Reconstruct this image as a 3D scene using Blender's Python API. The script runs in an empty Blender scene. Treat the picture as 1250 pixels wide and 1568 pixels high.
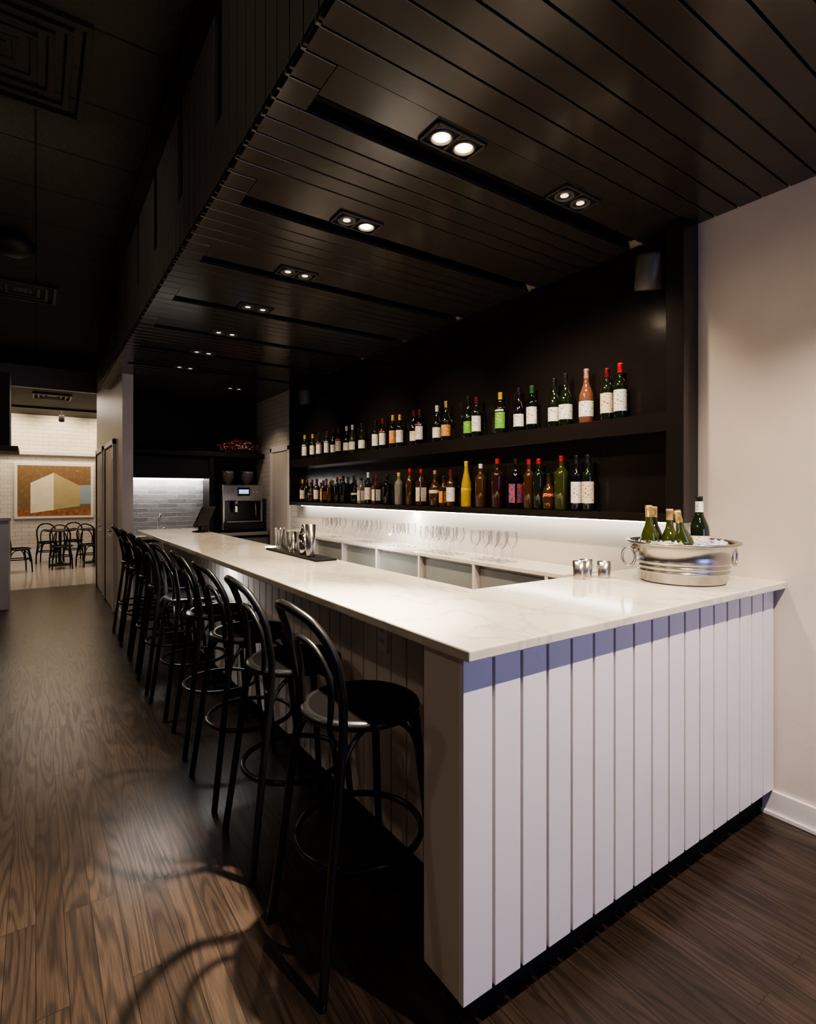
import bpy, bmesh, math, random
from mathutils import Vector, Matrix
random.seed(4)
S = bpy.context.scene
COL = S.collection

# ------------------------------------------------------------------ materials
def new_mat(name):
    m = bpy.data.materials.new(name); m.use_nodes = True
    nt = m.node_tree
    return m, nt, nt.nodes['Principled BSDF']

def N(nt, t, **kw):
    n = nt.nodes.new(t)
    for k, v in kw.items():
        setattr(n, k, v)
    return n

def mat(name, col, rough=0.5, metal=0.0, var=0.06, scale=6.0, bump=0.0, bscale=60, spec=0.5, coat=0.0):
    m, nt, b = new_mat(name)
    tc = N(nt, 'ShaderNodeTexCoord'); no = N(nt, 'ShaderNodeTexNoise')
    no.inputs['Scale'].default_value = scale; no.inputs['Detail'].default_value = 3
    nt.links.new(tc.outputs['Object'], no.inputs['Vector'])
    cr = N(nt, 'ShaderNodeValToRGB')
    cr.color_ramp.elements[0].position = 0.3; cr.color_ramp.elements[1].position = 0.7
    cr.color_ramp.elements[0].color = [c*(1-var) for c in col]+[1]
    cr.color_ramp.elements[1].color = [min(1, c*(1+var)) for c in col]+[1]
    nt.links.new(no.outputs['Fac'], cr.inputs['Fac'])
    nt.links.new(cr.outputs['Color'], b.inputs['Base Color'])
    b.inputs['Roughness'].default_value = rough
    b.inputs['Metallic'].default_value = metal
    b.inputs['Specular IOR Level'].default_value = spec
    b.inputs['Coat Weight'].default_value = coat
    if bump > 0:
        n2 = N(nt, 'ShaderNodeTexNoise'); n2.inputs['Scale'].default_value = bscale
        n2.inputs['Detail'].default_value = 2
        nt.links.new(tc.outputs['Object'], n2.inputs['Vector'])
        bp = N(nt, 'ShaderNodeBump'); bp.inputs['Strength'].default_value = bump
        bp.inputs['Distance'].default_value = 0.01
        nt.links.new(n2.outputs['Fac'], bp.inputs['Height'])
        nt.links.new(bp.outputs['Normal'], b.inputs['Normal'])
    return m

def emis(name, col, strength):
    m, nt, b = new_mat(name)
    b.inputs['Base Color'].default_value = (*col, 1)
    b.inputs['Emission Color'].default_value = (*col, 1)
    b.inputs['Emission Strength'].default_value = strength
    return m

def thin_glass(name, tint=(1, 1, 1), opacity=0.04, k=0.6):
    m = bpy.data.materials.new(name); m.use_nodes = True
    nt = m.node_tree; nt.nodes.clear()
    out = N(nt, 'ShaderNodeOutputMaterial'); mx = N(nt, 'ShaderNodeMixShader')
    tr = N(nt, 'ShaderNodeBsdfTransparent'); gl = N(nt, 'ShaderNodeBsdfGlossy')
    tr.inputs['Color'].default_value = (*tint, 1); gl.inputs['Roughness'].default_value = 0.03
    lw = N(nt, 'ShaderNodeLayerWeight'); lw.inputs['Blend'].default_value = 0.3
    ad = N(nt, 'ShaderNodeMath', operation='MULTIPLY_ADD'); ad.inputs[1].default_value = k; ad.inputs[2].default_value = opacity
    nt.links.new(lw.outputs['Fresnel'], ad.inputs[0])
    nt.links.new(ad.outputs[0], mx.inputs['Fac'])
    nt.links.new(tr.outputs[0], mx.inputs[1]); nt.links.new(gl.outputs[0], mx.inputs[2])
    nt.links.new(mx.outputs[0], out.inputs['Surface'])
    return m

def brick_mat(name, c1, c2, mortar, axes, bw=0.21, rh=0.07, ms=0.006, bump=0.5, rough=0.55):
    m, nt, b = new_mat(name)
    tc = N(nt, 'ShaderNodeTexCoord'); sp = N(nt, 'ShaderNodeSeparateXYZ'); cb = N(nt, 'ShaderNodeCombineXYZ')
    nt.links.new(tc.outputs['Object'], sp.inputs[0])
    nt.links.new(sp.outputs[axes[0]], cb.inputs[0]); nt.links.new(sp.outputs[axes[1]], cb.inputs[1])
    br = N(nt, 'ShaderNodeTexBrick')
    br.inputs['Scale'].default_value = 1.0
    br.inputs['Brick Width'].default_value = bw; br.inputs['Row Height'].default_value = rh
    br.inputs['Mortar Size'].default_value = ms; br.inputs['Mortar Smooth'].default_value = 0.3
    br.inputs['Color1'].default_value = (*c1, 1); br.inputs['Color2'].default_value = (*c2, 1)
    br.inputs['Mortar'].default_value = (*mortar, 1)
    nt.links.new(cb.outputs[0], br.inputs['Vector'])
    nt.links.new(br.outputs['Color'], b.inputs['Base Color'])
    no = N(nt, 'ShaderNodeTexNoise'); no.inputs['Scale'].default_value = 30
    nt.links.new(tc.outputs['Object'], no.inputs['Vector'])
    ma = N(nt, 'ShaderNodeMath', operation='MULTIPLY_ADD'); ma.inputs[1].default_value = -1.0
    nt.links.new(br.outputs['Fac'], ma.inputs[0]); nt.links.new(no.outputs['Fac'], ma.inputs[2])
    bp = N(nt, 'ShaderNodeBump'); bp.inputs['Strength'].default_value = bump; bp.inputs['Distance'].default_value = 0.008
    nt.links.new(ma.outputs[0], bp.inputs['Height']); nt.links.new(bp.outputs['Normal'], b.inputs['Normal'])
    b.inputs['Roughness'].default_value = rough
    return m

def wood_floor():
    m, nt, b = new_mat('dark_oak_floor')
    L = nt.links.new
    tc = N(nt, 'ShaderNodeTexCoord'); sp = N(nt, 'ShaderNodeSeparateXYZ'); cb = N(nt, 'ShaderNodeCombineXYZ')
    L(tc.outputs['Object'], sp.inputs[0]); L(sp.outputs[1], cb.inputs[0]); L(sp.outputs[0], cb.inputs[1])
    br = N(nt, 'ShaderNodeTexBrick'); br.offset = 0.37; br.offset_frequency = 3
    br.inputs['Scale'].default_value = 1.0
    br.inputs['Brick Width'].default_value = 1.15; br.inputs['Row Height'].default_value = 0.083
    br.inputs['Mortar Size'].default_value = 0.0009; br.inputs['Mortar Smooth'].default_value = 0.1
    br.inputs['Color1'].default_value = (0, 0, 0, 1); br.inputs['Color2'].default_value = (1, 1, 1, 1)
    br.inputs['Mortar'].default_value = (0, 0, 0, 1)
    L(cb.outputs[0], br.inputs['Vector'])
    off = N(nt, 'ShaderNodeVectorMath', operation='SCALE'); off.inputs['Scale'].default_value = 17.3
    L(br.outputs['Color'], off.inputs[0])
    add = N(nt, 'ShaderNodeVectorMath', operation='ADD')
    L(tc.outputs['Object'], add.inputs[0]); L(off.outputs[0], add.inputs[1])
    mp = N(nt, 'ShaderNodeMapping'); mp.inputs['Scale'].default_value = (1.0, 0.075, 1.0)
    L(add.outputs[0], mp.inputs['Vector'])
    n1 = N(nt, 'ShaderNodeTexNoise'); n1.inputs['Scale'].default_value = 10.0; n1.inputs['Detail'].default_value = 1.0
    n1.inputs['Distortion'].default_value = 0.0
    L(mp.outputs[0], n1.inputs['Vector'])
    mu = N(nt, 'ShaderNodeMath', operation='MULTIPLY'); mu.inputs[1].default_value = 78
    L(n1.outputs['Fac'], mu.inputs[0])
    fr = N(nt, 'ShaderNodeMath', operation='SINE'); L(mu.outputs[0], fr.inputs[0])
    mp2 = N(nt, 'ShaderNodeMapping'); mp2.inputs['Scale'].default_value = (1.0, 0.03, 1.0)
    L(add.outputs[0], mp2.inputs['Vector'])
    n2 = N(nt, 'ShaderNodeTexNoise'); n2.inputs['Scale'].default_value = 260.0; n2.inputs['Detail'].default_value = 3
    L(mp2.outputs[0], n2.inputs['Vector'])
    mr = N(nt, 'ShaderNodeMapRange'); mr.inputs['From Min'].default_value = -1; mr.inputs['From Max'].default_value = 0.1
    L(fr.outputs[0], mr.inputs['Value'])
    mix = N(nt, 'ShaderNodeMath', operation='MULTIPLY_ADD'); mix.inputs[1].default_value = 0.25
    L(mr.outputs[0], mix.inputs[0])
    m3 = N(nt, 'ShaderNodeMath', operation='MULTIPLY'); m3.inputs[1].default_value = 0.62
    L(n2.outputs['Fac'], m3.inputs[0]); L(m3.outputs[0], mix.inputs[2])
    pt = N(nt, 'ShaderNodeMath', operation='MULTIPLY_ADD'); pt.inputs[1].default_value = 0.20
    L(br.outputs['Color'], pt.inputs[0]); L(mix.outputs[0], pt.inputs[2])
    cr = N(nt, 'ShaderNodeValToRGB')
    e = cr.color_ramp.elements
    e[0].position = 0.18; e[0].color = (0.011, 0.0078, 0.0060, 1)
    e[1].position = 0.98; e[1].color = (0.085, 0.059, 0.042, 1)
    k = cr.color_ramp.elements.new(0.58); k.color = (0.036, 0.0245, 0.0177, 1)
    L(pt.outputs[0], cr.inputs['Fac'])
    mm = N(nt, 'ShaderNodeMixRGB', blend_type='MIX'); mm.inputs[2].default_value = (0.005, 0.0035, 0.003, 1)
    L(br.outputs['Fac'], mm.inputs[0]); L(cr.outputs['Color'], mm.inputs[1])
    L(mm.outputs[0], b.inputs['Base Color'])
    rr = N(nt, 'ShaderNodeMapRange'); rr.inputs['To Min'].default_value = 0.38; rr.inputs['To Max'].default_value = 0.23
    L(mix.outputs[0], rr.inputs['Value']); L(rr.outputs[0], b.inputs['Roughness'])
    b.inputs['Specular IOR Level'].default_value = 0.42
    bp = N(nt, 'ShaderNodeBump'); bp.inputs['Strength'].default_value = 0.15; bp.inputs['Distance'].default_value = 0.002
    sub = N(nt, 'ShaderNodeMath', operation='SUBTRACT'); L(mix.outputs[0], sub.inputs[0]); L(br.outputs['Fac'], sub.inputs[1])
    L(sub.outputs[0], bp.inputs['Height']); L(bp.outputs['Normal'], b.inputs['Normal'])
    return m

def marble():
    m, nt, b = new_mat('polished_marble')
    L = nt.links.new
    tc = N(nt, 'ShaderNodeTexCoord')
    mp = N(nt, 'ShaderNodeMapping'); mp.inputs['Rotation'].default_value = (0, 0, 0.5); mp.inputs['Scale'].default_value = (1.0, 0.45, 1)
    L(tc.outputs['Object'], mp.inputs['Vector'])
    n1 = N(nt, 'ShaderNodeTexNoise'); n1.inputs['Scale'].default_value = 2.2; n1.inputs['Detail'].default_value = 8
    n1.inputs['Distortion'].default_value = 1.5
    L(mp.outputs[0], n1.inputs['Vector'])
    cr = N(nt, 'ShaderNodeValToRGB'); e = cr.color_ramp.elements
    base = (0.76, 0.71, 0.60, 1)
    e[0].position = 0.48; e[0].color = base
    e[1].position = 0.53; e[1].color = base
    k = e.new(0.505); k.color = (0.61, 0.57, 0.49, 1)
    L(n1.outputs['Fac'], cr.inputs['Fac'])
    n2 = N(nt, 'ShaderNodeTexNoise'); n2.inputs['Scale'].default_value = 5; n2.inputs['Detail'].default_value = 6
    L(mp.outputs[0], n2.inputs['Vector'])
    c2 = N(nt, 'ShaderNodeValToRGB'); c2.color_ramp.elements[0].color = (0.78, 0.77, 0.75, 1); c2.color_ramp.elements[0].position = 0.25
    c2.color_ramp.elements[1].color = (1, 1, 1, 1); c2.color_ramp.elements[1].position = 0.65
    L(n2.outputs['Fac'], c2.inputs['Fac'])
    mx = N(nt, 'ShaderNodeMixRGB', blend_type='MULTIPLY'); mx.inputs[0].default_value = 0.7
    L(cr.outputs['Color'], mx.inputs[1]); L(c2.outputs['Color'], mx.inputs[2])
    L(mx.outputs[0], b.inputs['Base Color']); b.inputs['Roughness'].default_value = 0.11
    return m

def tile_ceiling_mat():
    m = brick_mat('acoustic_tile', (0.055, 0.051, 0.046), (0.062, 0.057, 0.052), (0.008, 0.008, 0.008), (0, 1), 0.6, 0.6, 0.008, 0.6, 0.75)
    for n in m.node_tree.nodes:
        if n.type == 'TEX_BRICK': n.offset = 0.0
    return m

M_floor = wood_floor(); M_marble = marble()
M_white = mat('white_paint', (0.68, 0.62, 0.57), 0.42, var=0.015, bump=0.04, bscale=90)
M_board = mat('white_board_paint', (0.80, 0.78, 0.775), 0.33, var=0.015)
M_wall = mat('wall_paint', (0.70, 0.63, 0.56), 0.38, var=0.02, bump=0.05, bscale=120)
M_left = mat('taupe_wall_paint', (0.22, 0.18, 0.15), 0.6, var=0.03)
M_blackp = mat('black_plank_paint', (0.037, 0.031, 0.027), 0.19, var=0.06, scale=3, bump=0.012, bscale=18)
M_fascia = mat('black_fascia_paint', (0.10, 0.09, 0.08), 0.4, var=0.08, scale=3)
M_blackm = mat('black_matte', (0.008, 0.0075, 0.007), 0.65, spec=0.3)
M_blackg = mat('black_gloss_panel', (0.018, 0.015, 0.014), 0.18, bump=0.03, bscale=14)
M_blackc = mat('black_satin_cabinet', (0.012, 0.010, 0.009), 0.5, spec=0.3)
M_stool = mat('black_lacquer_wood', (0.008, 0.008, 0.008), 0.30, var=0.2)
M_seat = mat('black_leather', (0.006, 0.0055, 0.0055), 0.9, spec=0.0)
M_steel = mat('brushed_steel', (0.44, 0.42, 0.39), 0.27, 1.0, bump=0.03, bscale=120)
M_chrome = mat('chrome', (0.75, 0.74, 0.72), 0.13, 1.0)
M_cooler = mat('cooler_front', (0.30, 0.31, 0.28), 0.38, 0.3)
M_tileceil = tile_ceiling_mat()
M_vent = mat('vent_dark_metal', (0.034, 0.032, 0.030), 0.5)
M_spk = mat('speaker_grey', (0.10, 0.095, 0.088), 0.45)
M_refl = mat('dark_reflector', (0.05, 0.045, 0.04), 0.3)
M_brick = brick_mat('white_painted_brick', (0.68, 0.66, 0.63), (0.60, 0.58, 0.56), (0.5, 0.49, 0.47), (1, 2))
M_brickf = brick_mat('white_painted_brick_far', (0.74, 0.70, 0.62), (0.66, 0.62, 0.55), (0.50, 0.47, 0.41), (0, 2), 0.26, 0.09)
M_tile = brick_mat('grey_glazed_tile', (0.30, 0.29, 0.28), (0.20, 0.195, 0.19), (0.34, 0.33, 0.32), (0, 2), 0.26, 0.065, 0.004, 0.5, 0.3)
M_lightfloor = mat('pale_polished_floor', (0.58, 0.50, 0.42), 0.14, var=0.05)
M_glass = thin_glass('clear_glass', (0.97, 0.97, 0.97))
M_led = emis('led_strip', (1.0, 0.97, 0.92), 14)
M_lamp = emis('lamp_face', (1.0, 0.80, 0.55), 320)
M_lampglow = emis('lamp_reflector_lit', (1.0, 0.78, 0.50), 3.5)
M_lampdim = emis('lamp_face_dim', (1.0, 0.80, 0.55), 2.0)
M_red = mat('red', (0.40, 0.03, 0.025), 0.5, var=0.3, scale=40)
M_ice = mat('ice', (0.50, 0.53, 0.56), 0.08, var=0.2, scale=30)
M_grey = mat('grey_plastic', (0.25, 0.25, 0.25), 0.4)

BOT = {
 'green': mat('bottle_glass_green', (0.010, 0.016, 0.007), 0.05, spec=0.7),
 'lime': mat('bottle_glass_lime', (0.040, 0.050, 0.010), 0.05, spec=0.7),
 'amber': mat('bottle_glass_amber', (0.060, 0.025, 0.009), 0.05, spec=0.7),
 'rose': mat('bottle_glass_rose', (0.20, 0.09, 0.055), 0.06, spec=0.7),
 'clear': mat('bottle_glass_clear', (0.18, 0.165, 0.14), 0.05, spec=0.8),
 'black': mat('bottle_glass_black', (0.006, 0.006, 0.007), 0.05, spec=0.7),
 'yellow': mat('bottle_glass_yellow', (0.40, 0.27, 0.02), 0.07, spec=0.6),
 'redg': mat('bottle_glass_red', (0.03, 0.010, 0.009), 0.05, spec=0.7),
}
def lab(n, c, c2=None, pos=0.36):
    m, nt, b = new_mat('paper_'+n)
    tc = N(nt, 'ShaderNodeTexCoord')
    mp = N(nt, 'ShaderNodeMapping'); mp.inputs['Scale'].default_value = (60, 60, 150)
    no = N(nt, 'ShaderNodeTexNoise'); no.inputs['Scale'].default_value = 1.0; no.inputs['Detail'].default_value = 1
    cr = N(nt, 'ShaderNodeValToRGB'); cr.color_ramp.interpolation = 'CONSTANT'
    cr.color_ramp.elements[0].color = (*(c2 or [x*0.3 for x in c]), 1); cr.color_ramp.elements[1].position = pos
    cr.color_ramp.elements[1].color = (*c, 1)
    nt.links.new(tc.outputs['Object'], mp.inputs['Vector']); nt.links.new(mp.outputs[0], no.inputs['Vector'])
    nt.links.new(no.outputs['Fac'], cr.inputs['Fac']); nt.links.new(cr.outputs['Color'], b.inputs['Base Color'])
    b.inputs['Roughness'].default_value = 0.5
    return m
PAP = {
 'white': lab('white', (0.88, 0.85, 0.78)), 'cream': lab('cream', (0.84, 0.74, 0.54), (0.30, 0.10, 0.05)),
 'red': lab('red', (0.60, 0.05, 0.03), (0.8, 0.65, 0.35), 0.45), 'green': lab('green', (0.16, 0.45, 0.05), (0.6, 0.7, 0.4)),
 'yellow': lab('yellow', (0.80, 0.55, 0.04), (0.15, 0.05, 0.02), 0.42), 'blue': lab('blue', (0.05, 0.09, 0.30), (0.7, 0.08, 0.05), 0.5),
 'black': lab('black', (0.015, 0.015, 0.015), (0.6, 0.55, 0.4), 0.45), 'orange': lab('orange', (0.7, 0.25, 0.04), (0.7, 0.6, 0.4), 0.42),
}
CAP = {
 'black': mat('foil_black', (0.012, 0.012, 0.014), 0.3), 'red': mat('foil_red', (0.50, 0.02, 0.02), 0.3),
 'yellow': mat('foil_yellow', (0.75, 0.52, 0.03), 0.35), 'gold': mat('foil_gold', (0.72, 0.52, 0.22), 0.28, 0.8),
 'white': mat('foil_white', (0.7, 0.68, 0.64), 0.4), 'green': mat('foil_green', (0.03, 0.12, 0.04), 0.3),
 'blue': mat('foil_blue', (0.03, 0.05, 0.2), 0.3), 'maroon': mat('foil_maroon', (0.14, 0.012, 0.018), 0.3),
 'pink': mat('foil_pink', (0.7, 0.42, 0.34), 0.3, 0.5), 'cork': mat('cork', (0.45, 0.28, 0.13), 0.7),
}

# ------------------------------------------------------------------ mesh builder
class MB:
    def __init__(s):
        s.bm = bmesh.new(); s.mats = []
    def mi(s, m):
        if m not in s.mats: s.mats.append(m)
        return s.mats.index(m)
    def box(s, x0, x1, y0, y1, z0, z1, m, bev=0.0, M=None):
        vs = [s.bm.verts.new((x, y, z)) for x in (x0, x1) for y in (y0, y1) for z in (z0, z1)]
        idx = [(0,1,3,2),(4,6,7,5),(0,4,5,1),(2,3,7,6),(0,2,6,4),(1,5,7,3)]
        fs = [s.bm.faces.new([vs[i] for i in q]) for q in idx]
        k = s.mi(m)
        for f in fs: f.material_index = k
        geo = vs
        if bev > 0:
            es = list({e for f in fs for e in f.edges})
            r = bmesh.ops.bevel(s.bm, geom=es, offset=bev, segments=2, affect='EDGES', profile=0.5)
            for f in r['faces']: f.material_index = k
            geo = list({v for f in r['faces'] for v in f.verts})
            seen = set(geo)
            for v in list(geo):
                for f in v.link_faces:
                    for w in f.verts:
                        if w not in seen: seen.add(w); geo.append(w)
        if M is not None:
            for v in geo: v.co = M @ v.co
        return s
    def poly(s, pts, m):
        f = s.bm.faces.new([s.bm.verts.new(p) for p in pts]); f.material_index = s.mi(m); return s
    def prism(s, pts, z0, z1, m, bev=0.0):
        vb = [s.bm.verts.new((x, y, z0)) for x, y in pts]; vt = [s.bm.verts.new((x, y, z1)) for x, y in pts]
        k = s.mi(m); n = len(pts); fs = [s.bm.faces.new(vb[::-1]), s.bm.faces.new(vt)]
        for i in range(n):
            fs.append(s.bm.faces.new([vb[i], vb[(i+1) % n], vt[(i+1) % n], vt[i]]))
        for f in fs: f.material_index = k
        if bev > 0:
            es = list({e for f in fs for e in f.edges})
            r = bmesh.ops.bevel(s.bm, geom=es, offset=bev, segments=2, affect='EDGES', profile=0.5)
            for f in r['faces']: f.material_index = k
        return s
    def lathe(s, prof, m, M=None, seg=24, a0=0.0, a1=None, smooth=True):
        full = a1 is None
        k = s.mi(m); M = M or Matrix()
        cnt = seg if full else seg+1
        rings = []
        for r, z in prof:
            if r < 1e-6:
                rings.append([s.bm.verts.new(M @ Vector((0, 0, z)))])
            else:
                ring = []
                for i in range(cnt):
                    a = a0 + (2*math.pi*i/seg if full else (a1-a0)*i/seg)
                    ring.append(s.bm.verts.new(M @ Vector((r*math.cos(a), r*math.sin(a), z))))
                rings.append(ring)
        for A, B in zip(rings, rings[1:]):
            rng = range(cnt) if full else range(cnt-1)
            for i in rng:
                j = (i+1) % cnt
                if len(A) == 1 and len(B) == 1: continue
                if len(A) == 1: f = s.bm.faces.new([A[0], B[j], B[i]])
                elif len(B) == 1: f = s.bm.faces.new([A[i], A[j], B[0]])
                else: f = s.bm.faces.new([A[i], A[j], B[j], B[i]])
                f.material_index = k; f.smooth = smooth
        return s
    def tube(s, pts, r, m, seg=10, closed=False, M=None):
        k = s.mi(m); M = M or Matrix()
        P = [M @ Vector(p) for p in pts]; n = len(P)
        R = r if isinstance(r, (list, tuple)) else [r]*n
        T = []
        for i in range(n):
            if closed: t = P[(i+1) % n]-P[i-1]
            else: t = P[min(i+1, n-1)]-P[max(i-1, 0)]
            T.append(t.normalized())
        up = Vector((0, 0, 1)) if abs(T[0].z) < 0.9 else Vector((1, 0, 0))
        nrm = (up - T[0]*up.dot(T[0])).normalized()
        rings = []
        for i in range(n):
            nrm = (nrm - T[i]*nrm.dot(T[i])).normalized()
            bn = T[i].cross(nrm)
            rings.append([s.bm.verts.new(P[i] + (nrm*math.cos(2*math.pi*j/seg)+bn*math.sin(2*math.pi*j/seg))*R[i]) for j in range(seg)])
        for i in range(n if closed else n-1):
            A = rings[i]; B = rings[(i+1) % n]
            for j in range(seg):
                f = s.bm.faces.new([A[j], A[(j+1) % seg], B[(j+1) % seg], B[j]]); f.material_index = k; f.smooth = True
        if not closed:
            f = s.bm.faces.new(rings[0][::-1]); f.material_index = k
            f = s.bm.faces.new(rings[-1]); f.material_index = k
        return s
    def ball(s, c, r, m, sub=1, sc=(1, 1, 1)):
        k = s.mi(m)
        res = bmesh.ops.create_icosphere(s.bm, subdivisions=sub, radius=r, matrix=Matrix.Translation(c) @ Matrix.Diagonal((*sc, 1)))
        for v in res['verts']:
            for f in v.link_faces: f.material_index = k; f.smooth = True
        return s
    def done(s, name, parent=None, loc=None):
        bmesh.ops.recalc_face_normals(s.bm, faces=s.bm.faces)
        me = bpy.data.meshes.new(name); s.bm.to_mesh(me); s.bm.free()
        for m in s.mats: me.materials.append(m)
        o = bpy.data.objects.new(name, me); COL.objects.link(o)
        if loc: o.location = loc
        if parent: o.parent = parent
        return o

def empty(name, loc=(0, 0, 0), rz=0.0):
    e = bpy.data.objects.new(name, None); COL.objects.link(e); e.location = loc; e.rotation_euler = (0, 0, rz)
    e.empty_display_size = 0.1
    return e

def spline(c, n=8, closed=False):
    out = []; m = len(c); C = [Vector(p) for p in c]
    segs = m if closed else m-1
    for i in range(segs):
        if closed: p0, p1, p2, p3 = C[i-1], C[i], C[(i+1) % m], C[(i+2) % m]
        else: p0, p1, p2, p3 = C[max(i-1, 0)], C[i], C[i+1], C[min(i+2, m-1)]
        for j in range(n):
            t = j/n
            out.append(0.5*((2*p1)+(p2-p0)*t+(2*p0-5*p1+4*p2-p3)*t*t+(3*p1-p0-3*p2+p3)*t**3))
    if not closed: out.append(C[-1])
    return out

def area(name, loc, sx, sy, power, col, direction=(0, 0, -1), parent=None):
    l = bpy.data.lights.new(name, 'AREA'); l.shape = 'RECTANGLE'; l.size = sx; l.size_y = sy
    l.energy = power; l.color = col
    o = bpy.data.objects.new(name, l); COL.objects.link(o); o.location = loc
    o.rotation_euler = Vector(direction).to_track_quat('-Z', 'Y').to_euler()
    if parent: o.parent = parent
    return o
def spot(name, loc, power, col, target, size=95, blend=0.5, rad=0.025):
    l = bpy.data.lights.new(name, 'SPOT'); l.energy = power; l.color = col
    l.spot_size = math.radians(size); l.spot_blend = blend; l.shadow_soft_size = rad
    o = bpy.data.objects.new(name, l); COL.objects.link(o); o.location = loc
    o.rotation_euler = (Vector(target)-Vector(loc)).to_track_quat('-Z', 'Y').to_euler()
    return o

ZC = 2.92     # plank soffit
ZM = 3.75     # main ceiling
XW = 2.86     # right wall plane
XE = 0.69     # soffit edge
WARM = (1.0, 0.80, 0.58)

# ------------------------------------------------------------------ room shell
MB().box(-2.6, 3.0, -2.7, 10.4, -0.1, 0, M_floor).done('floor')
MB().box(-3.6, 4.2, 10.4, 15.2, -0.1, 0.0, M_lightfloor).done('floor_dining_room')
MB().box(-2.6, 3.1, -2.7, 10.5, ZM, ZM+0.1, M_tileceil).done('ceiling')
MB().box(-3.6, 4.2, 10.5, 15.2, 3.3, 3.4, M_blackm).done('ceiling_dining_room')
MB().box(XW, XW+0.12, -2.6, 6.66, 0, ZM, M_wall).done('wall_right')
MB().box(XW, XW+0.12, 6.66, 8.35, 0, ZM, M_brick).done('wall_right_brick')
MB().box(-2.6, -2.5, -2.6, 10.5, 0, ZM, M_left).done('wall_left')
w = MB()
w.box(-2.5, -1.9, -2.7, -2.6, 0, ZM, M_white); w.box(2.6, XW, -2.7, -2.6, 0, ZM, M_white)
w.box(-1.9, 2.6, -2.7, -2.6, 0, 0.6, M_white); w.box(-1.9, 2.6, -2.7, -2.6, 2.7, ZM, M_white)
w.done('wall_front')
w = MB()
for x in (-1.9, -0.40, 1.08, 2.56):
    w.box(x, x+0.04, -2.69, -2.61, 0.6, 2.7, M_blackm)
w.box(-1.9, 2.6, -2.69, -2.61, 0.6, 0.64, M_blackm); w.box(-1.9, 2.6, -2.69, -2.61, 2.66, 2.7, M_blackm)
w.box(-1.87, 2.57, -2.655, -2.65, 0.62, 2.68, M_glass)
w.done('added_window_1')  # unseen window behind the camera, put in to carry the blue fill
MB().box(XW-0.018, XW, -2.6, 1.16, 0, 0.115, M_board, 0.004).box(XW-0.03, XW-0.018, -2.6, 1.16, 0, 0.02, M_board, 0.003).done('baseboard_right')

# corridor wall with doors
MB().box(0.84, 0.955, 7.15, 10.4, 0, ZC+0.02, M_white).box(0.84, 0.955, 7.35, 10.4, ZC+0.02, ZM, M_white).done('wall_corridor')
MB().box(0.822, 0.84, 7.15, 7.72, 0, 0.12, M_board, 0.003).done('baseboard_corridor')
for i, (y0, y1) in enumerate(((7.80, 8.78), (9.16, 10.08))):
    d = MB()
    d.box(0.80, 0.84, y0-0.07, y0, 0, 2.2, M_board, 0.004); d.box(0.80, 0.84, y1, y1+0.07, 0, 2.2, M_board, 0.004)
    d.box(0.80, 0.84, y0-0.07, y1+0.07, 2.13, 2.2, M_board, 0.004)
    d.box(0.815, 0.84, y0+0.005, y1-0.005, 0.01, 2.125, M_white, 0.002)
    d.box(0.805, 0.82, y0, y0+0.02, 0, 2.13, M_blackm).box(0.805, 0.82, y1-0.02, y1, 0, 2.13, M_blackm).box(0.805, 0.82, y0, y1, 2.115, 2.13, M_blackm)
    for z0, z1 in ((0.25, 0.95), (1.1, 1.95)):
        d.box(0.808, 0.815, y0+0.13, y1-0.13, z0, z1, M_white, 0.003)
    d.tube([(0.805, y0+0.08, 1.02), (0.77, y0+0.08, 1.02), (0.77, y0+0.18, 1.02)], 0.009, M_steel)
    d.done('door_%d' % (i+1))
MB().box(-2.5, 0.84, 10.4, 10.5, 3.18, 3.52, mat('grey_paint', (0.30, 0.29, 0.28), 0.5)).box(-2.5, 0.84, 10.38, 10.5, 3.52, ZM, M_blackm).done('wall_header')
MB().box(-2.5, -0.9, 10.4, 10.5, 0, 3.18, M_white).done('wall_opening_left')
MB().box(-3.6, 4.2, 15.0, 15.2, 0, 3.3, M_brickf).done('wall_back')
MB().box(-3.7, -3.6, 10.4, 15.2, 0, 3.3, M_white).done('wall_dining_left')
MB().box(4.2, 4.3, 10.4, 15.2, 0, 3.3, M_white).done('wall_dining_right')
MB().box(0.955, 4.2, 10.4, 10.5, 0, 3.4, M_white).done('wall_dining_front')
MB().box(-3.6, 4.2, 14.94, 15.0, 0, 0.2, M_board, 0.004).done('baseboard_back')
MB().box(-3.6, 4.2, 14.88, 15.0, 2.38, 2.46, M_white, 0.006).done('trim_1')

# alcove behind far end of bar
a = MB()
a.box(0.955, XW, 8.35, 8.47, 1.70, ZM, M_blackc)
a.box(2.05, XW, 8.35, 8.47, 0, 1.70, M_blackm)
a.box(0.955, 2.05, 8.35, 8.47, 0, 1.70, M_tile)
a.done('wall_alcove')
MB().box(1.0, 2.05, 8.03, 8.35, 1.72, 2.02, M_blackc, 0.004).box(1.0, XW, 7.98, 8.35, 2.04, 2.10, M_blackc, 0.004).box(2.05, 2.12, 8.0, 8.35, 0.955, 2.04, M_blackc, 0.003).done('wall_shelf_cabinet')
MB().box(1.02, 2.04, 8.28, 8.31, 1.70, 1.72, M_led).done('led_strip_alcove')
area('led_light_alcove', (1.53, 8.27, 1.695), 1.0, 0.03, 7, (1, 0.97, 0.92), (0, 0.35, -1))
b = MB().box(0.96, XW-0.002, 7.72, 8.345, 0.90, 0.95, M_steel, 0.004).box(0.96, XW-0.002, 7.76, 8.345, 0, 0.90, M_blackm)
for i in range(4): b.box(0.98+i*0.47, 1.43+i*0.47, 7.745, 7.76, 0.12, 0.86, M_grey, 0.003)
b.done('prep_counter')
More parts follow.
